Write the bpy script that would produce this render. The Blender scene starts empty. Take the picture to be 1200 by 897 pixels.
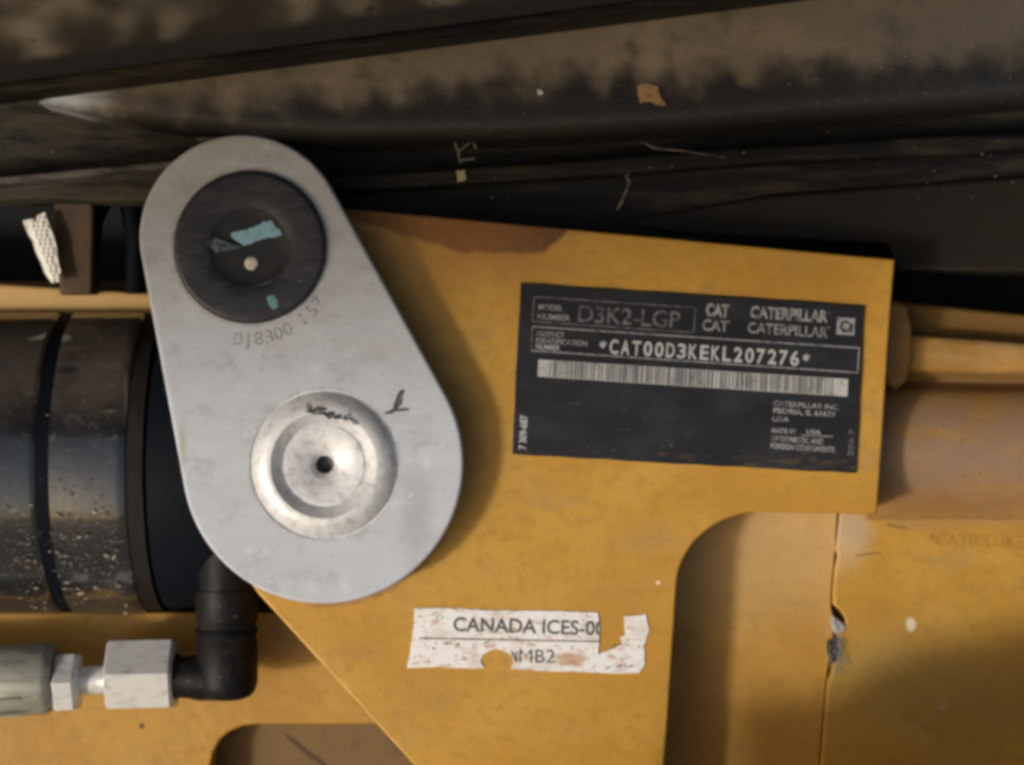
import bpy, bmesh, math, random
from mathutils import Vector, Matrix
random.seed(7)
PI = math.pi
scene = bpy.context.scene
COL = scene.collection

# ------------------------------------------------------------------ frame
# Lengths are modelled in units of 0.2667 mm (the close-up is 320 mm wide on the bracket face).
# Machine frame: x right, y up, z towards the viewer; the whole machine leans back by PITCH.
S = 0.32 / 1200.0
D = 2400.0
PITCH = math.radians(42)
RX = PI / 2 - PITCH
ROT = Matrix.Rotation(RX, 4, 'X')

# ------------------------------------------------------------------ camera
cam_d = bpy.data.cameras.new('camera'); cam = bpy.data.objects.new('camera', cam_d); COL.objects.link(cam)
cam.location = ROT @ Vector((0, 0, D * S)); cam.rotation_euler = (RX, 0, 0)
cam_d.sensor_fit = 'HORIZONTAL'; cam_d.angle = 2 * math.atan(600.0 / D)
cam_d.clip_start = 0.01; cam_d.clip_end = 500
cam_d.dof.use_dof = True; cam_d.dof.focus_distance = (D - 20) * S; cam_d.dof.aperture_fstop = 9.0
scene.camera = cam

# ------------------------------------------------------------------ light
sun_dir = ROT.to_3x3() @ Vector((-1.0, -0.42, 1.0)).normalized()
world = bpy.data.worlds.new('World'); scene.world = world; world.use_nodes = True
wt = world.node_tree; bg = wt.nodes['Background']
sky = wt.nodes.new('ShaderNodeTexSky'); sky.sky_type = 'NISHITA'; sky.sun_disc = False; sky.dust_density = 5.0; sky.ozone_density = 0.5
sky.sun_elevation = math.asin(sun_dir.z); sky.sun_rotation = math.atan2(sun_dir.x, sun_dir.y)
wt.links.new(sky.outputs[0], bg.inputs[0]); bg.inputs[1].default_value = 0.13
sd = bpy.data.lights.new('sun', 'SUN'); sun = bpy.data.objects.new('sun', sd); COL.objects.link(sun)
sd.energy = 2.5; sd.angle = math.radians(6.5); sd.color = (1.0, 0.985, 0.965)
sun.rotation_euler = sun_dir.to_track_quat('Z', 'Y').to_euler(); sun.location = sun_dir * 3
vs = scene.view_settings
vs.view_transform = 'Standard'; vs.look = 'None'; vs.gamma = 1; vs.use_curve_mapping = False
vs.exposure = -0.12
scene.cycles.filter_width = 3.7
scene.cycles.max_bounces = 8

# ------------------------------------------------------------------ geometry helpers
def V(px, py, z=0.0):
    k = (D - z) / D
    return Vector(((px - 600) * k * S, (448.5 - py) * k * S, z * S))

def offset_poly(pts, d):
    """inward offset (pts counter-clockwise, 2D)."""
    n = len(pts); out = []
    for i in range(n):
        a, b, c = pts[i - 1], pts[i], pts[(i + 1) % n]
        e1 = Vector((b[0] - a[0], b[1] - a[1])); e2 = Vector((c[0] - b[0], c[1] - b[1]))
        if e1.length < 1e-9: e1 = e2
        if e2.length < 1e-9: e2 = e1
        e1.normalize(); e2.normalize()
        n1 = Vector((-e1.y, e1.x)); n2 = Vector((-e2.y, e2.x))
        m = n1 + n2
        den = max(0.35, 1 + n1.dot(n2))
        m = m / den
        out.append((b[0] + m.x * d, b[1] + m.y * d))
    return out

def arc(cx, cy, r, a0, a1, n):
    return [(cx + r * math.cos(math.radians(a0 + (a1 - a0) * i / n)), cy + r * math.sin(math.radians(a0 + (a1 - a0) * i / n))) for i in range(n + 1)]

def rough_line(pts, step, amp, closed=True, rnd=random):
    out = []; n = len(pts)
    for i in range(n if closed else n - 1):
        a, b = pts[i], pts[(i + 1) % n]
        L = math.dist(a, b); k = max(1, int(L / step))
        for j in range(k):
            t = j / k
            f = amp if j else amp * .5
            out.append((a[0] + (b[0] - a[0]) * t + rnd.uniform(-f, f), a[1] + (b[1] - a[1]) * t + rnd.uniform(-f, f)))
    return out

class MB:
    def __init__(self):
        self.bm = bmesh.new()
    def face(self, vs_):
        try: return self.bm.faces.new(vs_)
        except ValueError: return None
    def loop(self, pts3):
        return [self.bm.verts.new(p) for p in pts3]
    def bridge(self, a, b):
        n = len(a)
        for i in range(n): self.face([a[i], a[(i + 1) % n], b[(i + 1) % n], b[i]])
    def prism(self, outline, z1, z0, bevel=0.0, seg=3, hole=None, back=True):
        """outline in picture units measured at depth z1, extruded straight back to z0."""
        k = (D - z1) / D
        p = [((x - 600) * k, (448.5 - y) * k) for x, y in outline]
        area = sum(p[i - 1][0] * p[i][1] - p[i][0] * p[i - 1][1] for i in range(len(p)))
        if area < 0: p.reverse()
        mk = lambda q, z: self.loop([(x * S, y * S, z * S) for x, y in q])
        last = mk(p, z0)
        if back: self.face(list(reversed(last)))
        if bevel > 0:
            for i in range(seg + 1):
                t = PI / 2 * i / seg
                cur = mk(offset_poly(p, bevel * (1 - math.cos(t))), z1 - bevel + bevel * math.sin(t))
                self.bridge(last, cur); last = cur
            if seg > 1:      # a narrow flat margin keeps the big face's shading even
                cur = mk(offset_poly(p, bevel * 1.35), z1); self.bridge(last, cur); last = cur
        else:
            cur = mk(p, z1); self.bridge(last, cur); last = cur
        if hole:
            h = self.loop([V(x, y, z1) for x, y in hole])
            es = []
            for lp in (last, h):
                for i in range(len(lp)):
                    e = self.bm.edges.get((lp[i], lp[(i + 1) % len(lp)])) or self.bm.edges.new((lp[i], lp[(i + 1) % len(lp)]))
                    es.append(e)
            bmesh.ops.triangle_fill(self.bm, use_beauty=True, edges=es)
        else:
            self.face(last)
        return self
    def slab(self, outline, z1, z0):
        """outline in true units (x right, y up from the optical axis), extruded along z."""
        a = self.loop([(x * S, y * S, z0 * S) for x, y in outline]); b = self.loop([(x * S, y * S, z1 * S) for x, y in outline])
        self.face(list(reversed(a))); self.face(b); self.bridge(a, b); return self
    def sheet(self, outline, z):
        self.face(self.loop([V(x, y, z) for x, y in outline])); return self
    def box(self, x0, y0, x1, y1, z1, z0, bevel=0):
        return self.prism([(x0, y0), (x1, y0), (x1, y1), (x0, y1)], z1, z0, bevel)
    def lathe_z(self, cx, cy, prof, zref, n=72, cap=True):
        """prof [(r, z)...] round a z axis; cx, cy, r measured at depth zref."""
        k = (D - zref) / D; c = V(cx, cy, zref); last = None
        for r, z in prof:
            if r == 0:
                v = self.bm.verts.new((c.x, c.y, z * S))
                for i in range(n): self.face([last[i], last[(i + 1) % n], v])
                return self
            cur = self.loop([(c.x + r * k * S * math.cos(2 * PI * i / n), c.y + r * k * S * math.sin(2 * PI * i / n), z * S) for i in range(n)])
            if last: self.bridge(last, cur)
            last = cur
        if cap: self.face(last)
        return self
    def lathe_x(self, prof, cy, zc, n=72, phase=0.0, dy=0.0, caps=True, zx=None):
        """prof [(x, r)] round an x axis at picture height cy and depth zc (x, r measured at zc); dy tilts it."""
        k = (D - zc) / D; last = None; x0 = prof[0][0]
        for x, r in prof:
            c = V(x, cy + dy * (x - x0), zc)
            if zx is not None: c.x = V(x, 0, zx).x
            cur = self.loop([(c.x, c.y - r * k * S * math.sin(phase + 2 * PI * i / n), c.z + r * k * S * math.cos(phase + 2 * PI * i / n)) for i in range(n)])
            if last: self.bridge(last, cur)
            elif caps: self.face(list(reversed(cur)))
            last = cur
        if caps: self.face(last)
        return self
    def tube(self, pts, rad, n=12, caps=True):
        """sweep along 3-D points (metres); rad metres, one value or one per point."""
        if not isinstance(rad, (list, tuple)): rad = [rad] * len(pts)
        last = None; up = Vector((0.13, 0.31, 0.94)).normalized()
        for i, p in enumerate(pts):
            t = (Vector(pts[min(i + 1, len(pts) - 1)]) - Vector(pts[max(i - 1, 0)])).normalized()
            u = up - t * up.dot(t)
            if u.length < .05: u = t.orthogonal()
            u.normalize(); w = t.cross(u)
            cur = self.loop([Vector(p) + (u * math.cos(2 * PI * j / n) + w * math.sin(2 * PI * j / n)) * rad[i] for j in range(n)])
            if last: self.bridge(last, cur)
            elif caps: self.face(list(reversed(cur)))
            last = cur
        if caps: self.face(last)
        return self
    def text(self, s, x, y, w, h, ang, z, bold=0.0, clip=None, char_frame=None):
        """lettering whose left baseline end is at (x, y); w wide, cap height h; ang clockwise degrees."""
        cu = bpy.data.curves.new('lettering', 'FONT'); cu.body = s; cu.size = 1; cu.offset = bold; cu.resolution_u = 3
        ob = bpy.data.objects.new('lettering', cu); COL.objects.link(ob)
        dg = bpy.context.evaluated_depsgraph_get()
        me = bpy.data.meshes.new_from_object(ob.evaluated_get(dg))
        bpy.data.objects.remove(ob); bpy.data.curves.remove(cu)
        if not me.vertices: return self
        xs = [v.co.x for v in me.vertices]; lo, hi = min(xs), max(xs)
        a = math.radians(ang); ca, sa = math.cos(a), math.sin(a)
        vm = []
        for v in me.vertices:
            u = (v.co.x - lo) / max(hi - lo, 1e-6) * w; t = v.co.y / 0.69 * h
            vm.append(self.bm.verts.new(V(x + u * ca + t * sa, y + u * sa - t * ca, z)))
        fs = []
        for p in me.polygons:
            f = self.face([vm[i] for i in p.vertices])
            if f: fs.append(f)
        bpy.data.meshes.remove(me)
        if clip:
            for (cx, cy, nx, ny) in clip:     # keep the side the normal points to
                geom = list({v for f in self.bm.faces for v in f.verts}) + list(self.bm.edges) + list(self.bm.faces)
                bmesh.ops.bisect_plane(self.bm, geom=geom, plane_co=V(cx, cy, z), plane_no=(nx, -ny, 0), clear_inner=True)
        return self
    def build(self, name, mat, parent=None, origin=None, smooth=38, label=None, flat=False):
        bm = self.bm
        bmesh.ops.remove_doubles(bm, verts=bm.verts, dist=S * 0.01)
        if not flat: bmesh.ops.recalc_face_normals(bm, faces=bm.faces)
        else:
            bm.normal_update()
            for f in bm.faces:
                if f.normal.z < 0: f.normal_flip()
        co = []
        root = parent
        while root is not None and root.parent is not None: root = root.parent
        if root is not None: O = Vector(root['_o'])
        else:
            if origin is None:
                xs = [v.co for v in bm.verts]
                O = Vector(((min(c.x for c in xs) + max(c.x for c in xs)) / 2, min(c.y for c in xs), (min(c.z for c in xs) + max(c.z for c in xs)) / 2))
            else: O = V(*origin)
        for v in bm.verts:
            co.append((v.co.x / S + 600, 448.5 - v.co.y / S, v.co.z / S)); v.co = v.co - O
        me = bpy.data.meshes.new(name); bm.to_mesh(me); bm.free()
        at = me.attributes.new('pco', 'FLOAT_VECTOR', 'POINT')
        at.data.foreach_set('vector', [c for t in co for c in t])
        me.polygons.foreach_set('use_smooth', [True] * len(me.polygons))
        me.set_sharp_from_angle(angle=math.radians(smooth))
        me.materials.append(mat)
        o = bpy.data.objects.new(name, me); COL.objects.link(o)
        if parent is not None: o.parent = parent
        else:
            o.location = ROT @ O; o.rotation_euler = (RX, 0, 0); o['_o'] = tuple(O)
        if label: o['label'] = label
        return o

def tag(o, label=None, cat=None, group=None, kind=None):
    if label: o['label'] = label
    if cat: o['category'] = cat
    if group: o['group'] = group
    if kind: o['kind'] = kind
    return o

def thing(name, label, cat, origin, group=None):
    o = bpy.data.objects.new(name, None); COL.objects.link(o); o.empty_display_size = .01
    O = V(*origin); o.location = ROT @ O; o.rotation_euler = (RX, 0, 0); o['_o'] = tuple(O)
    return tag(o, label, cat, group)

# ------------------------------------------------------------------ materials
class Mat:
    def __init__(self, name, base, rough=.5, metal=0.0, spec=.5, coat=0.0):
        m = bpy.data.materials.new(name); m.use_nodes = True; self.m = m; self.t = m.node_tree
        self.b = self.t.nodes['Principled BSDF']
        self.attr = self.t.nodes.new('ShaderNodeAttribute'); self.attr.attribute_name = 'pco'
        self.pco = self.attr.outputs['Vector']
        self.xyz = None
        rgb = self.t.nodes.new('ShaderNodeRGB'); rgb.outputs[0].default_value = (*base, 1)
        self.col = rgb.outputs[0]
        r = self.t.nodes.new('ShaderNodeValue'); r.outputs[0].default_value = rough; self.rough = r.outputs[0]
        self.height = None
        self.b.inputs['Metallic'].default_value = metal
        self.b.inputs['Specular IOR Level'].default_value = spec
        self.b.inputs['Coat Weight'].default_value = coat
    def N(self, t, **k):
        n = self.t.nodes.new(t)
        for a, v in k.items(): setattr(n, a, v)
        return n
    def L(self, a, b): self.t.links.new(a, b)
    def math(self, op, a, b=None, clamp=False):
        n = self.N('ShaderNodeMath', operation=op); n.use_clamp = clamp
        for i, v in enumerate((a, b)):
            if v is None: continue
            if isinstance(v, (int, float)): n.inputs[i].default_value = v
            else: self.L(v, n.inputs[i])
        return n.outputs[0]
    def ramp(self, v, lo, hi):
        n = self.N('ShaderNodeMapRange'); n.interpolation_type = 'SMOOTHSTEP'
        self.L(v, n.inputs[0])
        if lo <= hi: n.inputs[1].default_value, n.inputs[2].default_value, n.inputs[3].default_value, n.inputs[4].default_value = lo, hi, 0, 1
        else: n.inputs[1].default_value, n.inputs[2].default_value, n.inputs[3].default_value, n.inputs[4].default_value = hi, lo, 1, 0
        return n.outputs[0]
    def noise(self, sc, detail=4, rough=.55, off=0.0):
        """sc: feature size in model units, one number or (x, y, z)"""
        if isinstance(sc, (int, float)): sc = (sc, sc, sc)
        mp = self.N('ShaderNodeMapping'); mp.inputs['Scale'].default_value = tuple(1.0 / s for s in sc)
        mp.inputs['Location'].default_value = (off * 3.7, off * 1.3, off)
        self.L(self.pco, mp.inputs['Vector'])
        n = self.N('ShaderNodeTexNoise'); n.inputs['Scale'].default_value = 1; n.inputs['Detail'].default_value = detail
        n.inputs['Roughness'].default_value = rough
        self.L(mp.outputs[0], n.inputs['Vector'])
        return n.outputs[0]
    def lin(self, a, b, c=0.0):
        if self.xyz is None:
            self.xyz = self.N('ShaderNodeSeparateXYZ'); self.L(self.pco, self.xyz.inputs[0])
        v = self.math('ADD', self.math('MULTIPLY', self.xyz.outputs[0], a), self.math('MULTIPLY', self.xyz.outputs[1], b))
        if c: v = self.math('ADD', v, self.math('MULTIPLY', self.xyz.outputs[2], c))
        return v
    def region(self, halves, warp=0.0, wsize=20, detail=5, wave=None):
        """product of ramps: halves [(a, b, from, to)] of a*x + b*y"""
        m = None
        w = self.math('MULTIPLY', self.math('SUBTRACT', self.noise(wsize, detail, .6), .5), warp * 2) if warp else None
        if wave:
            ph = self.math('MULTIPLY', self.lin(1, 0), 2 * PI / wave[0])
            ph = self.math('ADD', ph, self.math('MULTIPLY', self.noise(140, 2, .5, off=61), 13.0))
            wv = self.math('MULTIPLY', self.math('SINE', ph), wave[1])
            w = wv if w is None else self.math('ADD', w, wv)
        for a, b, lo, hi in halves:
            v = self.lin(a, b)
            if w is not None: v = self.math('ADD', v, w)
            r = self.ramp(v, lo, hi)
            m = r if m is None else self.math('MULTIPLY', m, r)
        return m
    def spot(self, x, y, r, soft, warp=0.0, wsize=8, sx=1.0, sy=1.0):
        dx = self.math('MULTIPLY', self.math('SUBTRACT', self.lin(1, 0), x), sx)
        dy = self.math('MULTIPLY', self.math('SUBTRACT', self.lin(0, 1), y), sy)
        d = self.math('SQRT', self.math('ADD', self.math('MULTIPLY', dx, dx), self.math('MULTIPLY', dy, dy)))
        if warp: d = self.math('ADD', d, self.math('MULTIPLY', self.math('SUBTRACT', self.noise(wsize, 5, .6), .5), warp * 2))
        return self.ramp(d, r + soft, r - soft)
    def mul(self, *m):
        r = m[0]
        for x in m[1:]: r = self.math('MULTIPLY', r, x)
        return r
    def mix(self, color, mask, rough=None):
        n = self.N('ShaderNodeMix', data_type='RGBA')
        if isinstance(mask, (int, float)): n.inputs[0].default_value = mask
        else: self.L(mask, n.inputs[0])
        self.L(self.col, n.inputs[6]); n.inputs[7].default_value = (*color, 1); self.col = n.outputs[2]
        if rough is not None:
            q = self.N('ShaderNodeMix', data_type='FLOAT')
            if isinstance(mask, (int, float)): q.inputs[0].default_value = mask
            else: self.L(mask, q.inputs[0])
            self.L(self.rough, q.inputs[2]); q.inputs[3].default_value = rough; self.rough = q.outputs[0]
        return self
    def add_height(self, v, amt):
        v = self.math('MULTIPLY', v, amt)
        self.height = v if self.height is None else self.math('ADD', self.height, v)
        return self
    def done(self, bump=1.0):
        self.L(self.col, self.b.inputs['Base Color']); self.L(self.rough, self.b.inputs['Roughness'])
        if self.height is not None:
            n = self.N('ShaderNodeBump'); n.inputs['Strength'].default_value = bump; n.inputs['Distance'].default_value = S
            self.L(self.height, n.inputs['Height']); self.L(n.outputs[0], self.b.inputs['Normal'])
        return self.m

YEL = (0.47, 0.262, 0.033)
def yellow(name, base=YEL, dust=.35, extra=None):
    m = Mat(name, base, .42)
    m.mix((base[0] * .86, base[1] * .80, base[2] * .7), m.ramp(m.noise(150, 3, off=1), .35, .7))
    m.mix((.50, .29, .075), m.mul(m.ramp(m.noise((90, 60, 60), 5, .6, off=3), .45, .75), dust), .7)
    m.mix((.16, .085, .025), m.mul(m.ramp(m.noise(7, 3, .7, off=5), .67, .74), .6), .8)
    m.mix((.60, .40, .16), m.mul(m.ramp(m.noise((46, 2.4, 6), 4, .7, off=41), .66, .72), .5), .7)
    m.mix((.22, .12, .03), m.mul(m.ramp(m.noise((3, 40, 6), 4, .7, off=43), .67, .73), .45), .7)
    m.mix((.55, .42, .22), m.mul(m.ramp(m.noise((30, 3, 3), 3, .6, off=8), .68, .76), .35), .7)
    m.mix((.22, .11, .03), m.mul(m.ramp(m.noise(45, 7, .7, off=11), .62, .76), .28), .75)
    m.mix((base[0] * .78, base[1] * .74, base[2] * .7), m.mul(m.ramp(m.noise((22, 16, 16), 6, .72, off=21), .46, .66), .8), .55)
    m.mix((.30, .20, .075), m.mul(m.ramp(m.noise((120, 80, 80), 6, .7, off=23), .52, .72), .5), .8)
    if extra: extra(m)
    m.add_height(m.noise(3.5, 3), .55).add_height(m.noise(22, 3), 1.6)
    return m.done(.5)

def bracket_extra(m):
    rust = m.region([(-.318, 1, 129, 121), (0, 1, 301, 293), (1, 1, 941, 930)], 7, 22)
    m.mix((.085, .040, .024), m.mul(rust, m.ramp(m.noise(16, 5, .7, off=2), .05, .5)), .9)
    m.mix((.34, .15, .035), m.mul(m.region([(0, 1, 345, 300), (1, 0, 700, 560)], 10, 40), .45))
    m.mix((.42, .22, .06), m.mul(m.region([(-.01, 1, 675, 677), (-.01, 1, 681, 679), (1, 0, 640, 720)], 1.5, 30), .4), .8)
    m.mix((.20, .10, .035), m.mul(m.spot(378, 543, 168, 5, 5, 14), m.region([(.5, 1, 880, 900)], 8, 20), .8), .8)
    m.mix((.75, .60, .40), m.spot(771, 683, 2.2, 1.2))
    m.mix((.30, .16, .05), m.mul(m.spot(416, 765, 30, 18, 16, 14, 1, 4), .35), .8)
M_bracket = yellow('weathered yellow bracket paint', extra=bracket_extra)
M_recess = yellow('dusty yellow recess paint', (.48, .265, .045), .7, lambda m: m.mix((.47, .35, .19), m.mul(m.region([(0, 1, 790, 640)], 30, 60, 2), .45), .8))
def panel_extra(m):
    m.mix((.26, .16, .085), m.mul(m.region([(0, 1, 640, 600), (1, 0, 1030, 1075)], 16, 40, 3), .7), .7)
    m.mix((.40, .31, .22), m.mul(m.spot(1005, 628, 26, 16, 14, 18), .8), .8)
    m.mix((.50, .36, .20), m.mul(m.spot(1000, 655, 22, 18, 14, 12), .5), .8)
    m.mix((.70, .62, .45), m.spot(1082, 741, 6, 2, 3, 8, 1, .75), .6)
    m.mix((.60, .35, .22), m.mul(m.spot(1120, 838, 7, 3, 4, 6), .6), .6)
    m.mix((.28, .19, .05), m.mul(m.spot(1080, 805, 70, 60, 40, 50, .7, 1.4), .55), .8)
M_panel = yellow('scratched yellow panel paint', extra=panel_extra)
def tube_extra(m):
    m.mix((.15, .080, .020), m.mul(m.region([(-.1, 1, 292, 284)], 6), .75), .8)  # upper ledge face darkened: its shade is painted into the colour
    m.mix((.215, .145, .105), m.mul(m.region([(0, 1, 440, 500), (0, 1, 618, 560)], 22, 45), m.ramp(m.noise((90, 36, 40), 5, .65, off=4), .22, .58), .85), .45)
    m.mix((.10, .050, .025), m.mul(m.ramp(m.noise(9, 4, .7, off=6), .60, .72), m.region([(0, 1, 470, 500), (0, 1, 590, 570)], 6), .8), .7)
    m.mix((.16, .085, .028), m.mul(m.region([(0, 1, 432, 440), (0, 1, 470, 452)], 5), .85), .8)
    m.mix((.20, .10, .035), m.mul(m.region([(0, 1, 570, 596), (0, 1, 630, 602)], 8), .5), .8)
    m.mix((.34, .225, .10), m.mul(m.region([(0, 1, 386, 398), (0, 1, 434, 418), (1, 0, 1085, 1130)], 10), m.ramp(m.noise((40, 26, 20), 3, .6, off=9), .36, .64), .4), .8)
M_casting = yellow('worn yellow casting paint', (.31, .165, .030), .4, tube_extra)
M_weld = yellow('thick ochre weld paint', (.24, .125, .016), .2)
def rail_extra(m):
    m.mix((.55, .36, .16), m.mul(m.region([(0, 1, 372, 355)], 4), .6), .7)
    m.mix((.10, .06, .03), m.spot(139, 876, 3.6, 1.2, 1, 4), .8)
    m.mix((.24, .13, .03), m.mul(m.ramp(m.noise((60, 26, 30), 5, .7, off=15), .55, .72), .5), .8)
M_rail = yellow('oily yellow rail paint', (.40, .222, .028), extra=rail_extra)
m = Mat('brown painted slot shade and scratch', (.145, .088, .032), .8)  # shadowed yellow of the slot floor painted as brown
m.mix((.09, .05, .03), m.ramp(m.noise(30, 5, .7), .5, .75)).add_height(m.noise(6, 4), 1); M_shade_scratch = m.done(.5)

# cast zinc grey link plate
m = Mat('grey plated link metal', (.455, .492, .570), .6, .0, .3)
m.mix((.43, .453, .50), m.ramp(m.noise((60, 22, 20), 5, .6), .42, .7))
m.mix((.50, .52, .56), m.mul(m.ramp(m.noise((26, 4, 5), 3, .6, off=4), .55, .75), .5), .38)
m.mix((.22, .225, .25), m.mul(m.ramp(m.noise(8, 3, .7, off=7), .70, .78), .8), .6)
m.mix((.30, .30, .32), m.mul(m.spot(490, 600, 26, 24, 16, 14, 1.8, .55), .55), .5)
m.mix((.36, .33, .28), m.mul(m.spot(222, 520, 3, 2.5, 2, 10, .8, .12), .7), .6)
m.mix((.30, .27, .22), m.mul(m.region([(0, 1, 210, 165)], 20, 40), .25), .6)
m.mix((.20, .19, .18), m.mul(m.spot(299, 293, 90, 5, 5, 12), m.ramp(m.noise(16, 4, .7, off=51), .35, .6), .7), .7)
m.mix((.26, .25, .24), m.mul(m.spot(384, 543, 88, 4, 4, 12), m.ramp(m.noise(14, 4, .7, off=53), .42, .62), .7), .7)
m.mix((.25, .21, .17), m.mul(m.ramp(m.noise(9, 5, .75, off=57), .61, .69), .6), .7)
m.mix((.34, .355, .40), m.mul(m.ramp(m.noise((50, 40, 40), 6, .72, off=63), .50, .70), .75), .65)
m.mix((.58, .61, .66), m.mul(m.ramp(m.noise((30, 26, 40), 6, .72, off=67), .56, .70), .6), .5)
m.mix((.30, .31, .34), m.mul(m.ramp(m.noise((2.5, 34, 8), 4, .7, off=31), .64, .72), .5))
m.mix((.25, .25, .27), m.mul(m.ramp(m.noise((40, 2.2, 8), 4, .7, off=37), .66, .74), .6))
m.add_height(m.noise((14, 3, 4), 3), .22).add_height(m.noise(2.5, 2), .35).add_height(m.noise(60, 2), 1.5)
M_link = m.done(.5)
m = Mat('bright machined rivet metal', (.66, .67, .70), .46, .3)
m.mix((.45, .45, .48), m.ramp(m.noise((10, 10, 10), 4, .6), .45, .75), .42)
m.mix((.46, .46, .465), m.mul(m.ramp(m.noise((16, 6, 9), 5, .7, off=4), .58, .70), .7), .55)
m.add_height(m.noise(5, 3), .35).add_height(m.noise(22, 2), 1.6); M_rivet = m.done(.6)
m = Mat('dark hole grey', (.10, .10, .105), .6); M_hole = m.done()  # one even dark grey on the hole walls
m = Mat('black ink', (.045, .048, .065), .6)
m.mix((.25, .26, .28), m.ramp(m.noise(4, 3, .7), .52, .68)); M_ink = m.done()
m = Mat('stamped number grey', (.17, .175, .19), .6)
m.mix((.42, .43, .46), m.ramp(m.noise(7, 3, .7), .45, .62)); M_stamp = m.done()
# pin cap
m = Mat('dark steel pin face', (.026, .029, .039), .42, .2, .4)
m.mix((.050, .052, .068), m.ramp(m.noise((26, 9, 10), 6, .7), .42, .68), .55)
m.mix((.16, .15, .16), m.mul(m.ramp(m.noise((18, 4, 6), 4, .7, off=5), .60, .72), m.region([(1, 0, 320, 360), (0, 1, 260, 300)], 10), .8), .5)
m.mix((.030, .028, .030), m.ramp(m.noise(12, 4, .7, off=2), .62, .72), .6)
m.add_height(m.noise(6, 3), .8); M_cap = m.done(.5)
m = Mat('dark blue pin centre', (.022, .027, .038), .45, .2, .3)
m.mix((.030, .030, .034), m.ramp(m.noise(18, 5, .65), .42, .6), .5).add_height(m.noise(8, 3), .6); M_cap_mid = m.done(.5)
m = Mat('painted blue sky reflection', (.27, .50, .68), .5)  # blue of the sky's reflection, painted as a flat patch
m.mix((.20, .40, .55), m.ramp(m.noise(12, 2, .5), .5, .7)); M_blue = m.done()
m = Mat('painted dull sky reflection', (.10, .14, .17), .6)
m.mix((.02, .03, .05), m.ramp(m.noise(6, 4, .7), .46, .56)); M_dull_reflection = m.done()
m = Mat('teal paint dab', (.13, .29, .30), .5); M_teal = m.done()
m = Mat('pale grease nipple', (.62, .60, .56), .5)
m.mix((.2, .2, .2), m.ramp(m.noise(4, 3), .55, .7)); M_pale = m.done()
# hydraulic parts
def black_paint(name, base=(.012, .013, .017), rough=.22, dusty=True):
    m = Mat(name, base, rough, 0, .9 if dusty else .05, 1.0 if dusty else 0)
    m.b.inputs['Coat Roughness'].default_value = .08; m.b.inputs['Coat IOR'].default_value = 1.75
    if dusty:
        m.mix((.056, .040, .026), m.mul(m.region([(0, 1, 515, 440)], 40, 60), m.ramp(m.noise((50, 30, 40), 6, .65), .20, .52), .93), .8)
        m.mix((.15, .125, .09), m.mul(m.region([(0, 1, 600, 460)], 30, 60), m.ramp(m.noise(14, 5, .7, off=3), .56, .72), .55), .8)
        m.mix((.20, .18, .16), m.mul(m.region([(0, 1, 575, 620)], 20, 30), m.ramp(m.noise((14, 8, 8), 5, .75, off=6), .585, .65), .5), .6)
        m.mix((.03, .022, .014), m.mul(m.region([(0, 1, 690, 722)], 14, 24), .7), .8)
    m.add_height(m.noise((10, 5, 6), 4), .9).add_height(m.noise(40, 3), 2.5)
    return m.done(.45)
M_cyl = black_paint('dusty gloss black cylinder paint')
M_blk = black_paint('satin black block paint', (.0045, .006, .010), .6, False)
m = Mat('rust brown ring', (.011, .0075, .0065), .75, 0, .25)
m.mix((.014, .013, .014), m.ramp(m.noise((12, 40, 20), 4), .4, .6)); M_ring = m.done()
m = Mat('worn black fitting', (.006, .0062, .008), .5, 0, .16)
m.mix((.06, .06, .062), m.ramp(m.noise((14, 5, 8), 5, .75), .60, .70), .5)
m.mix((.02, .017, .013), m.ramp(m.noise(26, 4, off=4), .55, .7), .7)
m.add_height(m.noise(8, 4), 1.2); M_elbow = m.done(.5)
m = Mat('pale flakes', (.30, .27, .23), .8)
m.mix((.10, .09, .075), m.ramp(m.noise(30, 2), .4, .6)); M_flake = m.done()
m = Mat('zinc hose sleeve', (.36, .37, .33), .45, .45)
m.mix((.24, .25, .215), m.ramp(m.noise((40, 10, 12), 4), .42, .68), .55)
m.mix((.14, .13, .10), m.ramp(m.noise(16, 5, .7, off=2), .60, .74), .7)
m.add_height(m.noise((20, 3, 4), 3), .6); M_sleeve = m.done(.5)
m = Mat('bright zinc nut', (.66, .68, .71), .36, .4)
m.mix((.42, .42, .42), m.ramp(m.noise((22, 12, 12), 4, .6), .48, .72), .5)
m.mix((.2, .19, .17), m.mul(m.ramp(m.noise(9, 4, .7, off=3), .64, .74), .7), .6)
m.add_height(m.noise(7, 3), .7); M_nut = m.done(.5)
# data plate and label
m = Mat('black anodised plate', (.013, .014, .018), .42, 0, .25)
m.mix((.022, .024, .030), m.ramp(m.noise((80, 40, 40), 4), .4, .7), .45)
m.mix((.13, .135, .145), m.mul(m.ramp(m.noise((11, 5, 5), 5, .75, off=3), .625, .70), m.region([(0, 1, 440, 475)], 6), .6), .6)
m.mix((.09, .09, .095), m.mul(m.ramp(m.noise((26, 5, 5), 5, .75, off=9), .64, .70), .5), .6)
m.mix((.10, .065, .03), m.mul(m.region([(0, 1, 515, 545)], 8, 20), m.ramp(m.noise((24, 6, 8), 5, .7, off=5), .52, .66), .6), .7)
m.add_height(m.noise(30, 3), .8).add_height(m.noise(4, 3), .25); M_plate = m.done(.4)
m = Mat('worn white print', (.29, .295, .315), .5)
m.mix((.10, .104, .115), m.ramp(m.noise(7, 4, .75), .48, .62)); M_print = m.done()
m = Mat('bright plate print', (.42, .435, .46), .5)
m.mix((.24, .24, .25), m.ramp(m.noise(10, 4, .7), .5, .7)); M_print2 = m.done()
m = Mat('barcode bar ink', (.075, .077, .085), .5); M_bar = m.done()
m = Mat('faint plate print', (.13, .135, .15), .5)
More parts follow.
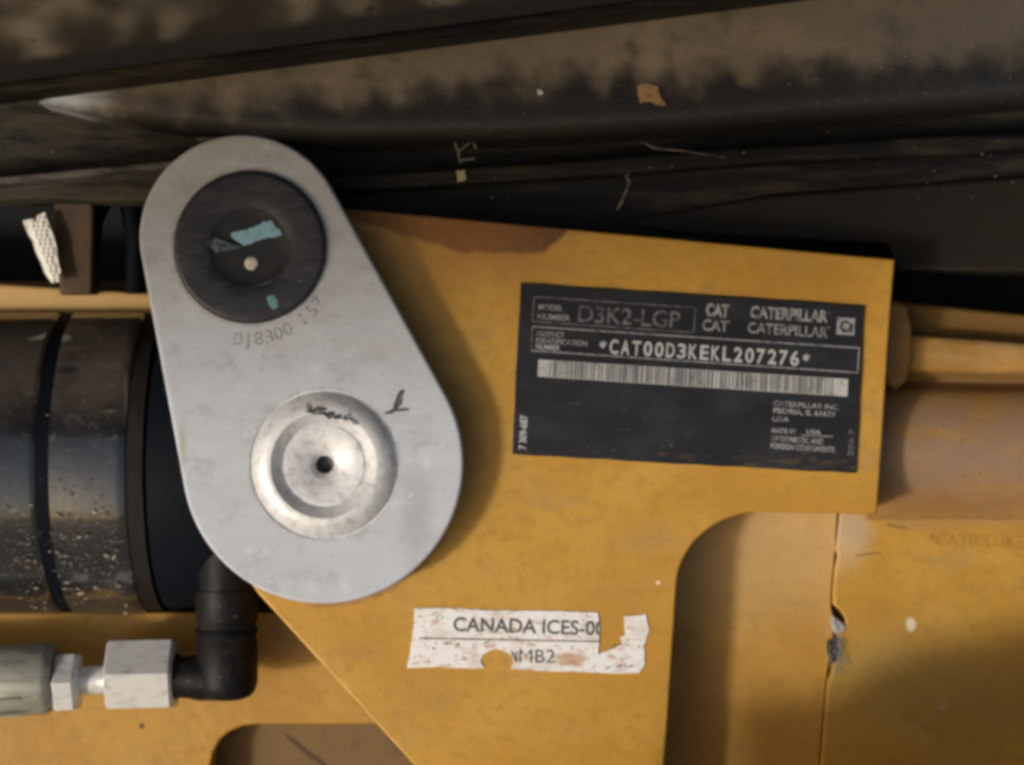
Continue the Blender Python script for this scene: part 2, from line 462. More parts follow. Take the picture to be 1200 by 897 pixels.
m.mix((.045, .046, .052), m.ramp(m.noise(8, 4, .75), .44, .58)); M_print3 = m.done()
m = Mat('scuffed white label', (.71, .725, .755), .55)
m.mix((.50, .36, .30), m.mul(m.ramp(m.noise((16, 7, 7), 5, .75, off=1), .53, .61), m.ramp(m.noise(55, 2, off=2), .38, .50)), .7)
m.mix((.34, .20, .10), m.mul(m.ramp(m.noise((9, 4, 4), 5, .75, off=4), .57, .63), m.ramp(m.noise(60, 2, off=5), .38, .50)), .7)
m.mix((.40, .24, .12), m.mul(m.spot(668, 772, 18, 6, 8, 9, .9, 2.6), .75), .8)
m.mix((.58, .55, .54), m.ramp(m.noise(40, 3, off=7), .5, .7)); M_label = m.done()
m = Mat('grey black label ink', (.06, .07, .075), .6)
m.mix((.45, .43, .42), m.ramp(m.noise((10, 7, 7), 5, .75), .58, .66)); M_lab_ink = m.done()
# dark beams
m = Mat('grimy upper beam', (.036, .028, .018), .65)
m.mix((.33, .29, .24), m.mul(m.ramp(m.noise((110, 70, 70), 2, .5), .30, .62), m.region([(.13, 1, 108, 40)], 30, 60, 1.5, (92, 18))), .75)  # pale patches; the wave paints scalloped track shadows along their edge
m.mix((.012, .011, .010), m.region([(.13, 1, 92, 104)], 5, 30), .5)
m.mix((.05, .032, .013), m.ramp(m.noise(24, 5, .7, off=4), .58, .72), .8)
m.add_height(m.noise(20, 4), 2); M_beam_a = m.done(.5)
m = Mat('dusty brown beam', (.180, .150, .118), .6)
m.mix((.26, .208, .158), m.mul(m.ramp(m.noise((120, 50, 60), 4), .45, .65), .8), .6)
m.mix((.085, .07, .055), m.ramp(m.noise(60, 3, .6, off=3), .50, .74), .7)
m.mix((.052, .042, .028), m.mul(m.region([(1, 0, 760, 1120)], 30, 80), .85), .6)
m.mix((.008, .008, .0085), m.region([(.06, 1, 118, 168)], 34, 50, 2, (60, 6)), .5)  # black grime low on the web, with scalloped track shadows painted in
m.mix((.56, .64, .76), m.mul(m.region([(1, 0, 165, 90), (-.15, 1, 130, 112)], 14, 36), m.ramp(m.noise((30, 8, 12), 3), .15, .4)), .35)  # sunlit left tip painted in as a pale blue patch
m.mix((.40, .35, .28), m.mul(m.ramp(m.noise(5, 3, .7, off=71), .68, .75), .5), .8)
m.mix((.03, .026, .02), m.mul(m.ramp(m.noise(8, 4, .75, off=73), .62, .72), .6), .8)
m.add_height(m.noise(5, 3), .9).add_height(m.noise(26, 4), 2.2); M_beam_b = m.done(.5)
m = Mat('oily black beam', (.006, .006, .0064), .5, 0, .2)
m.mix((.030, .025, .018), m.mul(m.ramp(m.noise((110, 16, 30), 5, .65), .46, .68), .9), .65)
m.mix((.055, .046, .030), m.mul(m.region([(1, 0, 330, 180)], 40, 50), m.ramp(m.noise((80, 14, 24), 5, .65, off=3), .38, .62), .9), .8)
m.mix((.055, .05, .045), m.mul(m.ramp(m.noise((24, 5, 8), 5, .75, off=7), .65, .72), .8), .7)
m.add_height(m.noise((40, 8, 14), 4), 1.6); M_beam_c = m.done(.5)
m = Mat('brown black skid', (.013, .010, .007), .65, 0, .2)
m.mix((.012, .011, .010), m.ramp(m.noise((90, 20, 30), 5), .4, .65), .5)
m.mix((.07, .055, .035), m.ramp(m.noise((20, 6, 8), 5, .75, off=3), .66, .74), .8)
m.add_height(m.noise((30, 10, 14), 4), 1.6); M_skid = m.done(.5)
m = Mat('dusty edge', (.11, .10, .092), .55)
m.mix((.02, .02, .02), m.ramp(m.noise((60, 14, 20), 5, .7), .44, .60)); M_edge = m.done()
m = Mat('dark void', (.010, .0095, .009), .8, 0, .2); M_void = m.done()
m = Mat('brown post paint', (.060, .030, .011), .7)
m.mix((.035, .02, .01), m.ramp(m.noise((16, 50, 20), 4), .45, .65)); M_post = m.done()
m = Mat('painted daylight white', (.82, .81, .77), .6)
m.mix((.45, .42, .36), m.ramp(m.noise(9, 3), .56, .72)); M_daylight_white = m.done()
m = Mat('dry leaf', (.34, .22, .11), .7)
m.mix((.20, .12, .06), m.ramp(m.noise(8, 3), .45, .65)); M_leaf = m.done()
m = Mat('straw scrap', (.38, .32, .18), .7); M_straw = m.done()
m = Mat('grey cobweb', (.33, .32, .30), .8); M_web = m.done()
m = Mat('dim dry stalk', (.15, .14, .115), .8)
m.mix((.06, .055, .045), m.ramp(m.noise(9, 3), .45, .6)); M_stalk = m.done()
m = Mat('black grease', (.012, .012, .013), .5); M_grease = m.done()
m = Mat('dry ground soil', (.23, .185, .135), .95)
m.mix((.15, .12, .085), m.ramp(m.noise(900, 6), .4, .65)); M_soil = m.done()

# ------------------------------------------------------------------ setting
g = bpy.data.meshes.new('ground')
g.from_pydata([(-120, -120, 0), (120, -120, 0), (120, 120, 0), (-120, 120, 0)], [], [(0, 1, 2, 3)])
at = g.attributes.new('pco', 'FLOAT_VECTOR', 'POINT'); at.data.foreach_set('vector', [-1e5, -1e5, 0, 1e5, -1e5, 0, 1e5, 1e5, 0, -1e5, 1e5, 0])
g.materials.append(M_soil)
go = bpy.data.objects.new('ground', g); COL.objects.link(go); go.location = (0, 0, -0.75); tag(go, kind='structure')

# the dark inside of the machine behind everything
tag(MB().box(-420, -300, 1700, 1300, -330, -360).build('back_wall', M_void), kind='structure')
# unseen slabs added overhead and left of the camera: they shade the upper view
tag(MB().slab([(-1600, 480), (1600, 480), (1600, 540), (-1600, 540)], 1500, 140).build('overhead_shade_slab', M_void), kind='structure')
tag(MB().slab([(-2270, -628), (-1210, -620), (-1210, 1500), (-2270, 1500)], 1710, 1670).build('side_shade_slab', M_rail), kind='structure')
tag(MB().slab([(-100, -545), (-15, -545), (110, -478), (240, -452), (900, -440), (900, -620), (-100, -760)], 320, 280).build('lower_shade_bar', M_rail), kind='structure')  # unseen bar added below the view to shade the lower right

# ------------------------------------------------------------------ dark beams along the top
t = thing('steel_beam', 'uppermost grimy dark beam slanting across the top left corner', 'beam', (400, 60, 100))
MB().prism([(-120, 124), (0, 107), (430, 51), (905, -10), (1400, -75), (1400, -160), (-120, -160)], 130, 84, 5).build('web', M_beam_a, t)
MB().prism([(-120, 127), (0, 111), (430, 55), (905, -6), (1400, -71), (1400, -85), (905, -20), (430, 42), (0, 98), (-120, 114)], 137, 70, 3).build('flange', M_beam_c, t)
t = thing('steel_beam', 'brown dusty beam below the slanted one with left tip painted sunlit', 'beam', (700, 120, 40))
ob = MB()
outline = [(40, 118), (140, 60), (500, -60), (1330, -60), (1330, 112), (1200, 120), (1000, 136), (800, 152), (600, 163), (400, 166), (300, 160), (200, 150), (110, 135)]
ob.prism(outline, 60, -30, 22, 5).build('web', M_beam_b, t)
t = thing('steel_beam', 'long oily black beam directly above the yellow bracket', 'beam', (600, 230, -90))
MB().prism([(-520, 60), (1360, 20), (1360, 240), (1046, 285), (700, 285), (300, 268), (170, 236), (-520, 236)], -78, -150, 5).build('web', M_beam_c, t)
MB().prism([(230, 160), (420, 160), (700, 151), (1000, 130), (1330, 102), (1330, 106), (1000, 134), (700, 155), (420, 165), (230, 165)], 30, -76, 2).build('flange', M_edge, t)
MB().prism([(-160, 222), (20, 206), (185, 190), (290, 180), (290, 187), (185, 198), (20, 215), (-160, 232)], 0, -76, 2).build('flange', M_edge, t)
MB().prism([(230, 206), (430, 204), (600, 192), (900, 170), (1330, 148), (1330, 170), (900, 192), (600, 214), (430, 224), (230, 226)], -40, -76, 5).build('rib', M_beam_c, t)
MB().prism([(720, 262), (900, 228), (1330, 196), (1330, 322), (1052, 318), (1040, 286), (800, 276)], -70, -140, 6).build('skid_block', M_skid, t)

# ------------------------------------------------------------------ left opening: post, lever, painted daylight grille
tag(MB().prism([(62, 226), (108, 226), (110, 250), (107, 345), (70, 345), (66, 290)], -120, -170, 4).build('frame_post', M_post),
    'brown painted upright post in the dark gap at left', 'post')
mb = MB()
mb.tube([V(128, 232, -150), V(116, 262, -140), V(112, 290, -138), V(107, 340, -140)], [6 * S, 5 * S, 4.5 * S, 4 * S], 10)
tag(mb.build('control_rod', M_blk), 'thin bent dark rod right of the brown post', 'rod')
mb = MB()
tag(mb.tube([V(150, 228, -165), V(160, 280, -160), V(158, 345, -160)], 13 * S, 12).build('black_hose', M_blk), 'black hose behind the top of the grey link', 'hose')
daylight_t = thing('daylight_grille', 'bright white slanted strip painting daylight through a grille in dark gap', 'painted daylight', (50, 330, -105))  # white colour stands in for daylight seen through a grille
MB().prism(rough_line([(27, 259), (38, 257), (44, 263), (44, 253), (53, 249), (62, 275), (71, 318), (69, 327), (62, 333), (55, 325), (44, 300)], 6, 1.0), -104, -108, 0).build('backing', M_daylight_white, daylight_t)
bead = None
for r in range(15):
    for c in range(4):
        y = 256 + r * 5.2; f = (y - 250) / 82
        xl = 29 + f * 32 + (1.5 if r % 2 else 0); xr = 52 + f * 19
        x = xl + 2 + c * 5.6
        if x > xr - 1.5 or (y < 258 and x < 44) or y > 330: continue
        if bead is None:
            mb = MB(); mb.prism(arc(x, y, 2.3, 0, 315, 7), -101.2, -104.2, .9, 2)
            bead = mb.build('grille_bead', M_daylight_white, daylight_t); bx, by = x, y
        else:
            o = bead.copy(); COL.objects.link(o); o.parent = daylight_t; o.location = V(x, y, -104) - V(bx, by, -104)

# ------------------------------------------------------------------ left yellow rail
t = thing('side_rail', 'yellow machine side rail behind the hydraulic cylinder and hose end', 'rail', (200, 900, -170))
MB().prism([(-520, 316), (0, 333), (165, 343), (240, 348), (240, 420), (-520, 420)], -150, -200, 5).build('upper_flange', M_rail, t)
MB().prism([(-520, 718), (640, 718), (640, 849), (300, 849), (284, 851), (268, 858), (257, 868), (250, 882), (246, 900), (244, 1010), (-520, 1010)], -150, -195, 3).build('lower_web', M_rail, t)
MB().box(-520, 330, 660, 1030, -200, -240).build('backing', M_shade_scratch, t)
MB().prism(rough_line([(330, 859), (347, 868), (368, 884), (384, 897), (382, 900), (360, 886), (340, 868)], 6, 1), -199.6, -200, 0).build('scratch', M_post, t)

# ------------------------------------------------------------------ hydraulic cylinder
t = thing('hydraulic_cylinder', 'dusty gloss black hydraulic cylinder entering from the left', 'cylinder', (60, 722, -190))
CY, CZ, R = 541, -190, 182
MB().lathe_x([(-520, R * .985), (33, R * .985), (37, R * .98), (40, R * .97)], CY, CZ, 96, zx=0).build('barrel', M_cyl, t)
MB().lathe_x([(40, R * .97), (57, R * .97)], CY, CZ, 96, zx=0).build('groove', M_blk, t)
MB().lathe_x([(57, R * .97), (57.4, R * .984), (134, R * .985), (142, R * .982), (146, R * .972)], CY, CZ, 96, zx=0).build('gland', M_cyl, t)
MB().lathe_x([(146, R * .965), (166, R * .955), (167, R * .7)], CY, CZ, 96, zx=0).build('end_ring', M_ring, t)
# chipped flakes and grit stuck to the lower half
mb = MB(); k = (D - CZ) / D
for i in range(420):
    x = random.uniform(2, 134)
    if 36 < x < 60 and random.random() < .7: continue
    a = math.radians(min(80, max(4, random.gauss(32, 17)))) if random.random() < .95 else math.radians(random.uniform(-30, 8))
    c = V(x, CY, CZ); c.x = V(x, 0, 0).x; rr = R * k * S * 1.003
    p = Vector((c.x, c.y - rr * math.sin(a), c.z + rr * math.cos(a)))
    n = Vector((0, -math.sin(a), math.cos(a))); u = Vector((1, 0, 0)); w = n.cross(u)
    sz = random.uniform(.4, 1.35) * S * (2.2 if random.random() < .08 else 1); th = random.uniform(-.5, .5); as_ = random.uniform(1.0, 2.6)
    d1 = (u * math.cos(th) + w * math.sin(th)) * sz * as_; d2 = (w * math.cos(th) - u * math.sin(th)) * sz
    vs5 = [p + d1 * random.uniform(.6, 1.2), p + d2 * random.uniform(.5, 1.2), p - d1 * random.uniform(.6, 1.2), p - d2 * random.uniform(.5, 1.2)]
    top = mb.bm.verts.new(p + n * S * random.uniform(.8, 2.2)); q = mb.loop(vs5)
    for j in range(4): mb.face([q[j], q[(j + 1) % 4], top])
fl = mb.build('dirt_flakes', M_flake, t); fl['kind'] = 'stuff'
tag(MB().lathe_x([(166, R * .80), (168, R * .93), (174, R * .95), (240, R * .94), (300, R * .90), (345, R * .80), (350, R * .5)], CY, CZ, 96, zx=0).build('rod_end', M_blk),
    'satin black rod end between the cylinder and the grey link', 'rod end')

# ------------------------------------------------------------------ elbow fitting
t = thing('elbow_fitting', 'worn black elbow fitting below the grey link', 'pipe fitting', (268, 820, -75))
zc = -72; ks = (D - zc) / D * S
mb = MB()
pr = [(596, 34), (700, 34), (748, 34), (752, 36), (796, 36), (804, 35), (811, 32), (816, 27), (819, 19), (820, 0.5)]
mb.tube([V(266, y, zc) for y, r in pr], [r * ks for y, r in pr], 32)
pr = [(276, 27), (232, 27), (222, 25), (214, 24), (203, 24)]
mb.tube([V(x, 794, zc) for x, r in pr], [r * ks for x, r in pr], 28)
mb.build('elbow_body', M_elbow, t)
k0 = V(266, 716, zc)
mb = MB(); mb.tube([V(266, 690, zc), V(266, 691, zc), V(266, 726, zc), V(266, 728, zc)], [33 * ks, 36.5 * ks, 36.5 * ks, 35 * ks], 28); mb.build('lock_nut', M_elbow, t)
mb = MB(); mb.tube([V(266, 736, zc), V(266, 737, zc), V(266, 741, zc), V(266, 742, zc)], [34 * ks, 36.5 * ks, 36.5 * ks, 34 * ks], 28); mb.build('seal_ring', M_blk, t)

# ------------------------------------------------------------------ hose end
t = thing('hose_end', 'zinc hose end with large hex nut at lower left', 'hose fitting', (100, 845, -80))
HY, HZ = 806, -82
MB().lathe_x([(-120, 42), (0, 42), (54, 42), (60, 40), (65, 35), (66, 20)], HY + 1, HZ, 48, dy=-.07, caps=True).build('crimp_sleeve', M_sleeve, t)
for i in range(4):
    a = math.radians(-50 + i * 30)
    mb = MB(); c0, c1 = V(-100, HY + 12, HZ), V(30, HY, HZ); kk = (D - HZ) / D * S
    dv = Vector((0, -math.sin(a), math.cos(a))) * 41.6 * kk
    mb.tube([c0 + dv, c1 + dv, V(36, HY, HZ) + dv * .97], [1.6 * kk, 1.6 * kk, .3 * kk], 6); mb.build('crimp_ridge', M_sleeve, t)
MB().lathe_x([(66, 24), (67, 34), (70, 37), (90, 37), (93, 34), (94, 22)], HY - 6, HZ, 6, math.radians(-6), dy=-.05).build('hex_collar', M_nut, t)
MB().lathe_x([(92, 19), (98, 16.5), (124, 16.5), (132, 19)], HY - 8, HZ, 40, dy=-.05).build('neck', M_nut, t)
MB().lathe_x([(127, 30), (128, 40), (131, 45), (203, 45), (206.5, 41), (207, 24)], HY - 15, HZ, 6, math.radians(-8), dy=-.02).build('hex_nut', M_nut, t)
MB().lathe_x([(206, 27), (209, 27), (210, 22)] + [(210 + j * .8, 22 + (1.6 if j % 2 else 0)) for j in range(1, 12)], HY - 13, HZ, 40).build('threaded_stub', M_elbow, t)

# ------------------------------------------------------------------ right side: recess floor, panel, casting
tag(MB().prism([(740, 560), (987, 560), (981, 604), (978.5, 645), (974, 690), (974, 712), (978, 735), (973.5, 765), (967.5, 800), (963.5, 850), (959.5, 900), (952.5, 1010), (740, 1010)], -84, -130, 1.5, 2).build('recess_panel', M_recess),
    'yellow panel inside the rounded notch of the bracket', 'panel')
t = thing('side_panel', 'scratched yellow panel at lower right with faint stamped number', 'panel', (1080, 900, -90))  # flat yellow panel right of the seam
edge = [(991, 585), (985, 604), (983, 625), (980, 645), (983, 652), (979, 668), (977, 690), (977, 708), (980, 712), (985, 716), (991, 726), (990, 736), (986, 736), (981, 742), (984, 752), (977, 770), (975, 790), (970, 800), (966, 850), (962, 900), (955, 1010)]
MB().prism(edge + [(1340, 1010), (1340, 585)], -74, -130, 2.5, 2).build('panel_sheet', M_panel, t)
MB().box(940, 560, 1030, 1010, -100, -128).build('seam_backing', M_shade_scratch, t)
MB().text('*CAT00D3KEK', 1088, 640, 125, 15, 1.5, -73.4).build('stamped_number', yellow('worn stamped paint', (.37, .20, .035), .2), t, flat=True)
mb = MB()
mb.tube([V(1003, 652, -73.4), V(1018, 649.5, -73.4), V(1033, 648, -73.4)], .5 * S, 6); mb.tube([V(1040, 615, -73.2), V(1050, 617.5, -73.2), V(1062, 619.5, -73.2)], .5 * S, 6)
mb.build('scratch', M_shade_scratch, t)
# cast tube with ledge, swept along x
t = thing('cast_tube', 'worn yellow cast tube with ledge at the right edge', 'casting', (1130, 600, -70))
prof = [(352, -150), (353, -95), (355, -90), (359, -88), (386, -86), (389, -82), (391, -62), (393, -59), (397, -58), (429, -57), (433, -60), (437, -68), (441, -82), (446, -86), (452, -80)]
for i in range(15):
    a = math.radians(-62 + i * 118 / 14)
    prof.append((524 + 78 * math.sin(a) * 1.0, -100 + 64 * math.cos(a)))
prof += [(594, -68), (600, -71), (606, -73.2), (613, -74.7)]
mb = MB(); last = None
for i, x in enumerate([1016, 1040, 1060, 1075, 1120, 1200, 1360]):
    cur = [mb.bm.verts.new(V(x + (4 if z > -60 and i < 3 else 0), y + max(0, (x - 1045)) * .10 * max(0, min(1, (470 - y) / 110)), z)) for y, z in prof]
    if last:
        for j in range(len(cur) - 1): mb.face([last[j], last[j + 1], cur[j + 1], cur[j]])
    last = cur
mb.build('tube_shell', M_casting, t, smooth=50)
# weld boss
bo = rough_line([(1029, 366), (1036, 354), (1052, 352), (1064, 360), (1069, 384), (1070, 420), (1064, 446), (1052, 457), (1040, 452), (1033, 436), (1027, 400)], 40, .8)
MB().prism(bo, -44, -80, 8, 5).build('weld_boss', M_weld, t, smooth=70)

# cobweb clump in the seam
mb = MB()
for i in range(90):
    a = random.uniform(0, 2 * PI); r = random.uniform(2, 15) * (1 if random.random() < .8 else 1.4)
    cx, cy = 981 + random.gauss(0, 3), 762 + random.gauss(0, 11)
    p0 = V(cx, cy, -72 + random.uniform(0, 3)); p2 = V(cx + r * math.cos(a) * .8, cy + r * math.sin(a), -73 + random.uniform(0, 4))
    mb.tube([p0, (p0 + p2) / 2 + Vector((random.uniform(-2, 2) * S, random.uniform(-2, 2) * S, 2 * S)), p2], random.uniform(.12, .32) * S, 4)
cw = mb.build('cobweb', M_web); tag(cw, 'grey cobweb tuft caught in the seam of the yellow panel', 'cobweb')
mb = MB(); mb.prism(rough_line([(972, 752), (979, 750), (983, 760), (981, 770), (976, 778), (971, 768)], 3, 1.4), -69, -88, 1.5)
tag(mb.build('grease_lump', M_grease), 'small black grease lump in the seam of the yellow panel', 'grease')
mb = MB(); mb.prism(rough_line([(976, 722), (984, 727), (992, 733), (991, 740), (985, 744), (979, 742), (975, 734)], 4, 1.0), -72.5, -88, 3)
tag(mb.build('filler_patch', M_web), 'pale grey filler patch above the grease in the seam', 'filler')

# ------------------------------------------------------------------ yellow bracket
t = thing('frame_bracket', 'large yellow steel bracket plate carrying the black data plate', 'bracket', (700, 890, -20))
out = [(240, 300), (330, 236), (425, 246), (735, 275), (1049, 304), (1045, 350), (1040, 420), (1034, 520), (1028, 600), (1026, 603), (893, 600)]
out += [(893 + (-100) * math.sin(math.radians(a)), 690 - 90 * math.cos(math.radians(a))) for a in range(8, 91, 6)]
out += [(791, 720), (787, 780), (783, 840), (778, 900), (770, 1010), (590, 1010), (485, 897), (303, 697), (262, 640)]
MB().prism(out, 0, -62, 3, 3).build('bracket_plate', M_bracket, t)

# ------------------------------------------------------------------ black data plate
A = 3.68
t = thing('data_plate', 'black rectangular data plate with white lettering and barcode on yellow bracket', 'data plate', (806, 545, 2))
out = rough_line([(610, 332), (1013, 358), (1003, 555), (600, 533)], 26, .7)
MB().prism(out, 4, 0.2, 1, 2).build('panel', M_plate, t)
Z = 4.5
def line(a, b, w=1.3, mat=M_print3):
    d = Vector((b[0] - a[0], b[1] - a[1])).normalized() * w / 2
    MB().sheet([(a[0] + d.y, a[1] - d.x), (b[0] + d.y, b[1] - d.x), (b[0] - d.y, b[1] + d.x), (a[0] - d.y, a[1] + d.x)], Z).build('border_line', mat, t, flat=True)
for a, b in [((626, 348), (815, 361)), ((815, 361), (813, 390)), ((813, 390), (624, 377)), ((624, 377), (626, 348)),
             ((624, 383), (1007, 408)), ((1007, 408), (1005, 437)), ((1005, 437), (622, 411)), ((622, 411), (624, 383))]:
    line(a, b, 1.5, M_print if a[1] > 380 and b[0] != 624 else M_print3)
def write(s, x, y, w, h, mat=M_print, bold=.0, ang=A, name='lettering'):
    MB().text(s, x, y, w, h, ang, Z, bold).build(name, mat, t, flat=True)
write('MODEL', 631, 363, 28, 6.5, M_print, .01)
write('NUMBER', 630, 374, 38, 6.5, M_print, .01)
write('D3K2-LGP', 677, 377, 120, 19, M_print3, .012)
write('PRODUCT', 629, 394, 32, 6, M_print, .015)
write('IDENTIFICATION', 628, 402, 60, 6, M_print, .015)
write('NUMBER', 628, 409, 28, 5.6, M_print2, .015)
s = '*CAT00D3KEKL207276*'
mb = MB()
for i, ch in enumerate(s):
    x = 701 + i * 252 / 19 * math.cos(math.radians(A)); y = 413.2 + i * 252 / 19 * math.sin(math.radians(A))
    if ch == '*': mb.text(ch, x + 1, y - 0.5, 8.5, 12.5, A, Z, .02)
    else: mb.text(ch, x - .3, y + .3, 10.2, 16.3, A, Z, .026)
mb.build('lettering', M_print2, t, flat=True)
write('CAT', 827, 370, 27, 14, M_print, .045)
write('CATERPILLAR', 879, 372, 91, 13, M_print, .035)
write('CAT', 823, 387, 30, 12.5, M_print, .015)
write('CATERPILLAR', 876, 390, 94, 12, M_print, .012)
for x, y in ((855, 359), (972, 367), (854, 377), (971, 384)):
    MB().prism(arc(x, y, 1.6, 0, 330, 11), Z, Z - .4).build('trade_dot', M_print3, t)
# square emblem: pale tile with a dark C and notch
def q(x, y): return (981 + x - y * .05, 372 + y + x * .064)
em = MB().sheet([q(0, 0), q(21, 0), q(21, 20), q(0, 20)], Z).build('emblem', M_print, t, flat=True)
MB().text('C', *q(4, 16.5), 10, 13, A, Z + .4, .03).build('emblem_letter', M_plate, em, flat=True)
MB().sheet([q(15, 6), q(18, 6), q(18, 17), q(15, 17)], Z + .4).build('emblem_notch', M_plate, em, flat=True)
# barcode
bc = MB().sheet([(631, 421.5), (994, 444.5), (993, 465), (630, 441.5)], Z).build('barcode', M_print2, t, flat=True)
mb = MB(); u = 14.0; rb = random.Random(3)
while u < 348:
    w = rb.choice((.9, .9, 1.3, 1.3, 2.2)); dens = 1.2 + .9 * math.sin(u * .045) ** 2
    for (vv,) in ((0,),):
        fx = lambda uu, v_: (631 + uu - v_ * .05, 421.5 + uu * .0634 + v_)
        mb.sheet([fx(u, .6), fx(u + w, .6), fx(u + w, 19.4), fx(u, 19.4)], Z + .4)
    u += w + rb.choice((1.1, 1.5, 1.5, 2.6, 3.6)) / dens * 1.25
mb.build('barcode_bars', M_bar, bc, flat=True)['kind'] = 'stuff'
write('CATERPILLAR INC.', 906, 475.5, 78, 5.6, M_print, .02)
write('PEORIA, IL 61629', 906, 484, 73, 5.8, M_print, .025)
write('USA', 905, 493.5, 20, 5.6, M_print, .025)
write('MADE IN', 904, 507, 28, 5.6, M_print, .025)
write('USA', 945, 508.5, 17, 5.0, M_print, .025)
line((937, 510), (976, 512), 1.0, M_print)
write('OF DOMESTIC AND', 904, 517, 61, 6.2, M_print, .02)
write('FOREIGN COMPONENTS', 903, 525.5, 75, 6.0, M_print, .025)
write('7 309-687', 616, 527, 40, 8, M_print2, .03, ang=-87)
write('309-7', 1000.5, 535, 32, 7, M_print3, .03, ang=-87)

# ------------------------------------------------------------------ torn white label
t = thing('torn_label', 'torn white paper label with black lettering below the data plate', 'label', (620, 785, 1))
lp = [(95, 85), (250, 86), (440, 95), (700, 98), (905, 103), (912, 180), (905, 290), (925, 280), (960, 265), (1010, 245), (1000, 215), (1022, 205), (1018, 120), (1070, 118), (1115, 112), (1128, 190), (1105, 250), (1110, 330), (1085, 370), (1000, 374), (900, 368), (700, 364), (520, 355), (535, 320), (520, 290), (480, 270), (440, 268), (400, 290), (385, 320), (405, 350), (330, 352), (240, 348), (200, 344), (65, 350), (74, 300), (80, 260), (95, 150)]
L = lambda u, v: (460 + u / 3.75, 690 + v / 3.75)
MB().prism(rough_line([L(*p) for p in lp], 5, .55, rnd=random.Random(5)), 1.6, 0.1, .4, 1).build('paper', M_label, t)
MB().text('CANADA ICES-003', *L(266, 186), 188, 16.3, 1.7, 2.0, .018, clip=[(*L(908, 160), -1, 0)]).build('lettering', M_lab_ink, t, flat=True)
MB().text('MB2', *L(556, 325), 42, 15.5, .5, 2.0, .0).build('lettering', M_lab_ink, t, flat=True)
MB().sheet([L(520, 280), L(527, 276), L(548, 322), L(540, 325)], 2.0).build('lettering', M_lab_ink, t, flat=True)
MB().sheet([L(541, 276), L(548, 276), L(548, 325), L(541, 310)], 2.05).build('lettering', M_lab_ink, t, flat=True)
MB().sheet([L(118, 215), L(910, 230), L(910, 236), L(118, 221)], 2.0).build('rule_line', M_lab_ink, t, flat=True)
mb = MB(); rs = random.Random(9)
for (u0, v0, u1, v1, n) in ((165, 95, 250, 135, 9), (930, 335, 1045, 352, 12), (870, 330, 900, 350, 3), (120, 235, 420, 262, 12), (265, 290, 330, 320, 5), (950, 240, 1030, 262, 7)):
    for i in range(n):
        a = rs.uniform(u0, u1); b = rs.uniform(v0, v1); w = rs.uniform(5, 18); h = rs.uniform(2, 5)
        mb.sheet([L(a, b), L(a + w, b + rs.uniform(-3, 3)), L(a + w * .8, b + h), L(a + w * .2, b + h + 2)], 2.0 + i * .02)
mb.build('ink_scuffs', M_lab_ink, t, flat=True)['kind'] = 'stuff'

# ------------------------------------------------------------------ grey link plate
t = thing('link_plate', 'grey metal egg shaped link plate with round rivet head', 'link plate', (370, 708, 30))
c1, r1, c2, r2 = (283, 278), 120, (378, 543), 165
dx, dy = c2[0] - c1[0], c2[1] - c1[1]; dd = math.hypot(dx, dy); th = math.degrees(math.atan2(dy, dx)); be = math.degrees(math.acos((r1 - r2) / dd))
out = arc(*c2, r2, th - be, th + be, 80) + arc(*c1, r1, th + be, th + 360 - be, 56)
hole = arc(380, 545, 88, 0, 355, 71)
MB().prism(out, 48, 16, 4, 4, hole=hole).build('plate_body', M_link, t)
H = 48
prof = [(88, H), (87.6, H - 2), (86, H - 2), (85, H + .5), (73, H + 8.5), (67, H + 10.5), (62, H + 10.5), (53, H + 3.5), (50, H + .8), (49, H - 1), (47.5, H - 1), (46.5, H + .6), (19, H + .2), (15, H - 2.5), (11.5, H - 6), (10.5, H - 7)]
rv = MB().lathe_z(380, 545, prof, H, 72, cap=False).build('rivet_head', M_rivet, t)
MB().lathe_z(380, 545, [(10.6, H - 6.5), (10, H - 14), (6, H - 20), (0, H - 22)], H, 40).build('centre_hole', M_hole, rv)
mb = MB(); st = 'DJ8300 157'
for i, ch in enumerate(st):
    a = math.radians(98 - i * 6.6); r = 111
    x = 293 + r * math.cos(a); y = 290 + r * math.sin(a)
    if ch != ' ': mb.text(ch, x - 4, y + 4, 3.5 if ch == '1' else 5.5 if ch == 'J' else 9.5, 15, -(90 - math.degrees(a)), H + .4, -.012)
mb.build('stamped_number', M_stamp, t, flat=True)
mb = MB()
rp = random.Random(17)
def stroke(mb, pts, w, z):
    for (x0, y0), (x1, y1) in zip(pts, pts[1:]):
        d = Vector((x1 - x0, y1 - y0)); L_ = d.length; d /= L_
        k_ = max(1, int(L_ / 2.2))
        for q_ in range(k_):
            a, b = q_ / k_ - .08, (q_ + 1) / k_ + .08
            wa, wb = (w * rp.uniform(.55, 1.1) / 2 for _ in range(2)); jx, jy = rp.uniform(-.5, .5), rp.uniform(-.5, .5)
            mb.sheet([(x0 + d.x * L_ * a + d.y * wa + jx, y0 + d.y * L_ * a - d.x * wa + jy), (x0 + d.x * L_ * b + d.y * wb + jx, y0 + d.y * L_ * b - d.x * wb + jy),
                      (x0 + d.x * L_ * b - d.y * wb + jx, y0 + d.y * L_ * b + d.x * wb + jy), (x0 + d.x * L_ * a - d.y * wa + jx, y0 + d.y * L_ * a + d.x * wa + jy)], z + rp.uniform(0, .15))
stroke(mb, [(472, 458), (466, 466), (463, 474), (464, 480)], 4.6, H + .4)
stroke(mb, [(470, 460), (469, 472), (458, 484)], 4.6, H + .6)
stroke(mb, [(452, 485), (463, 481), (478, 480)], 3.6, H + .8)
pm = mb.build('pen_mark', M_ink, t, flat=True); pm['kind'] = 'stuff'
mb = MB()
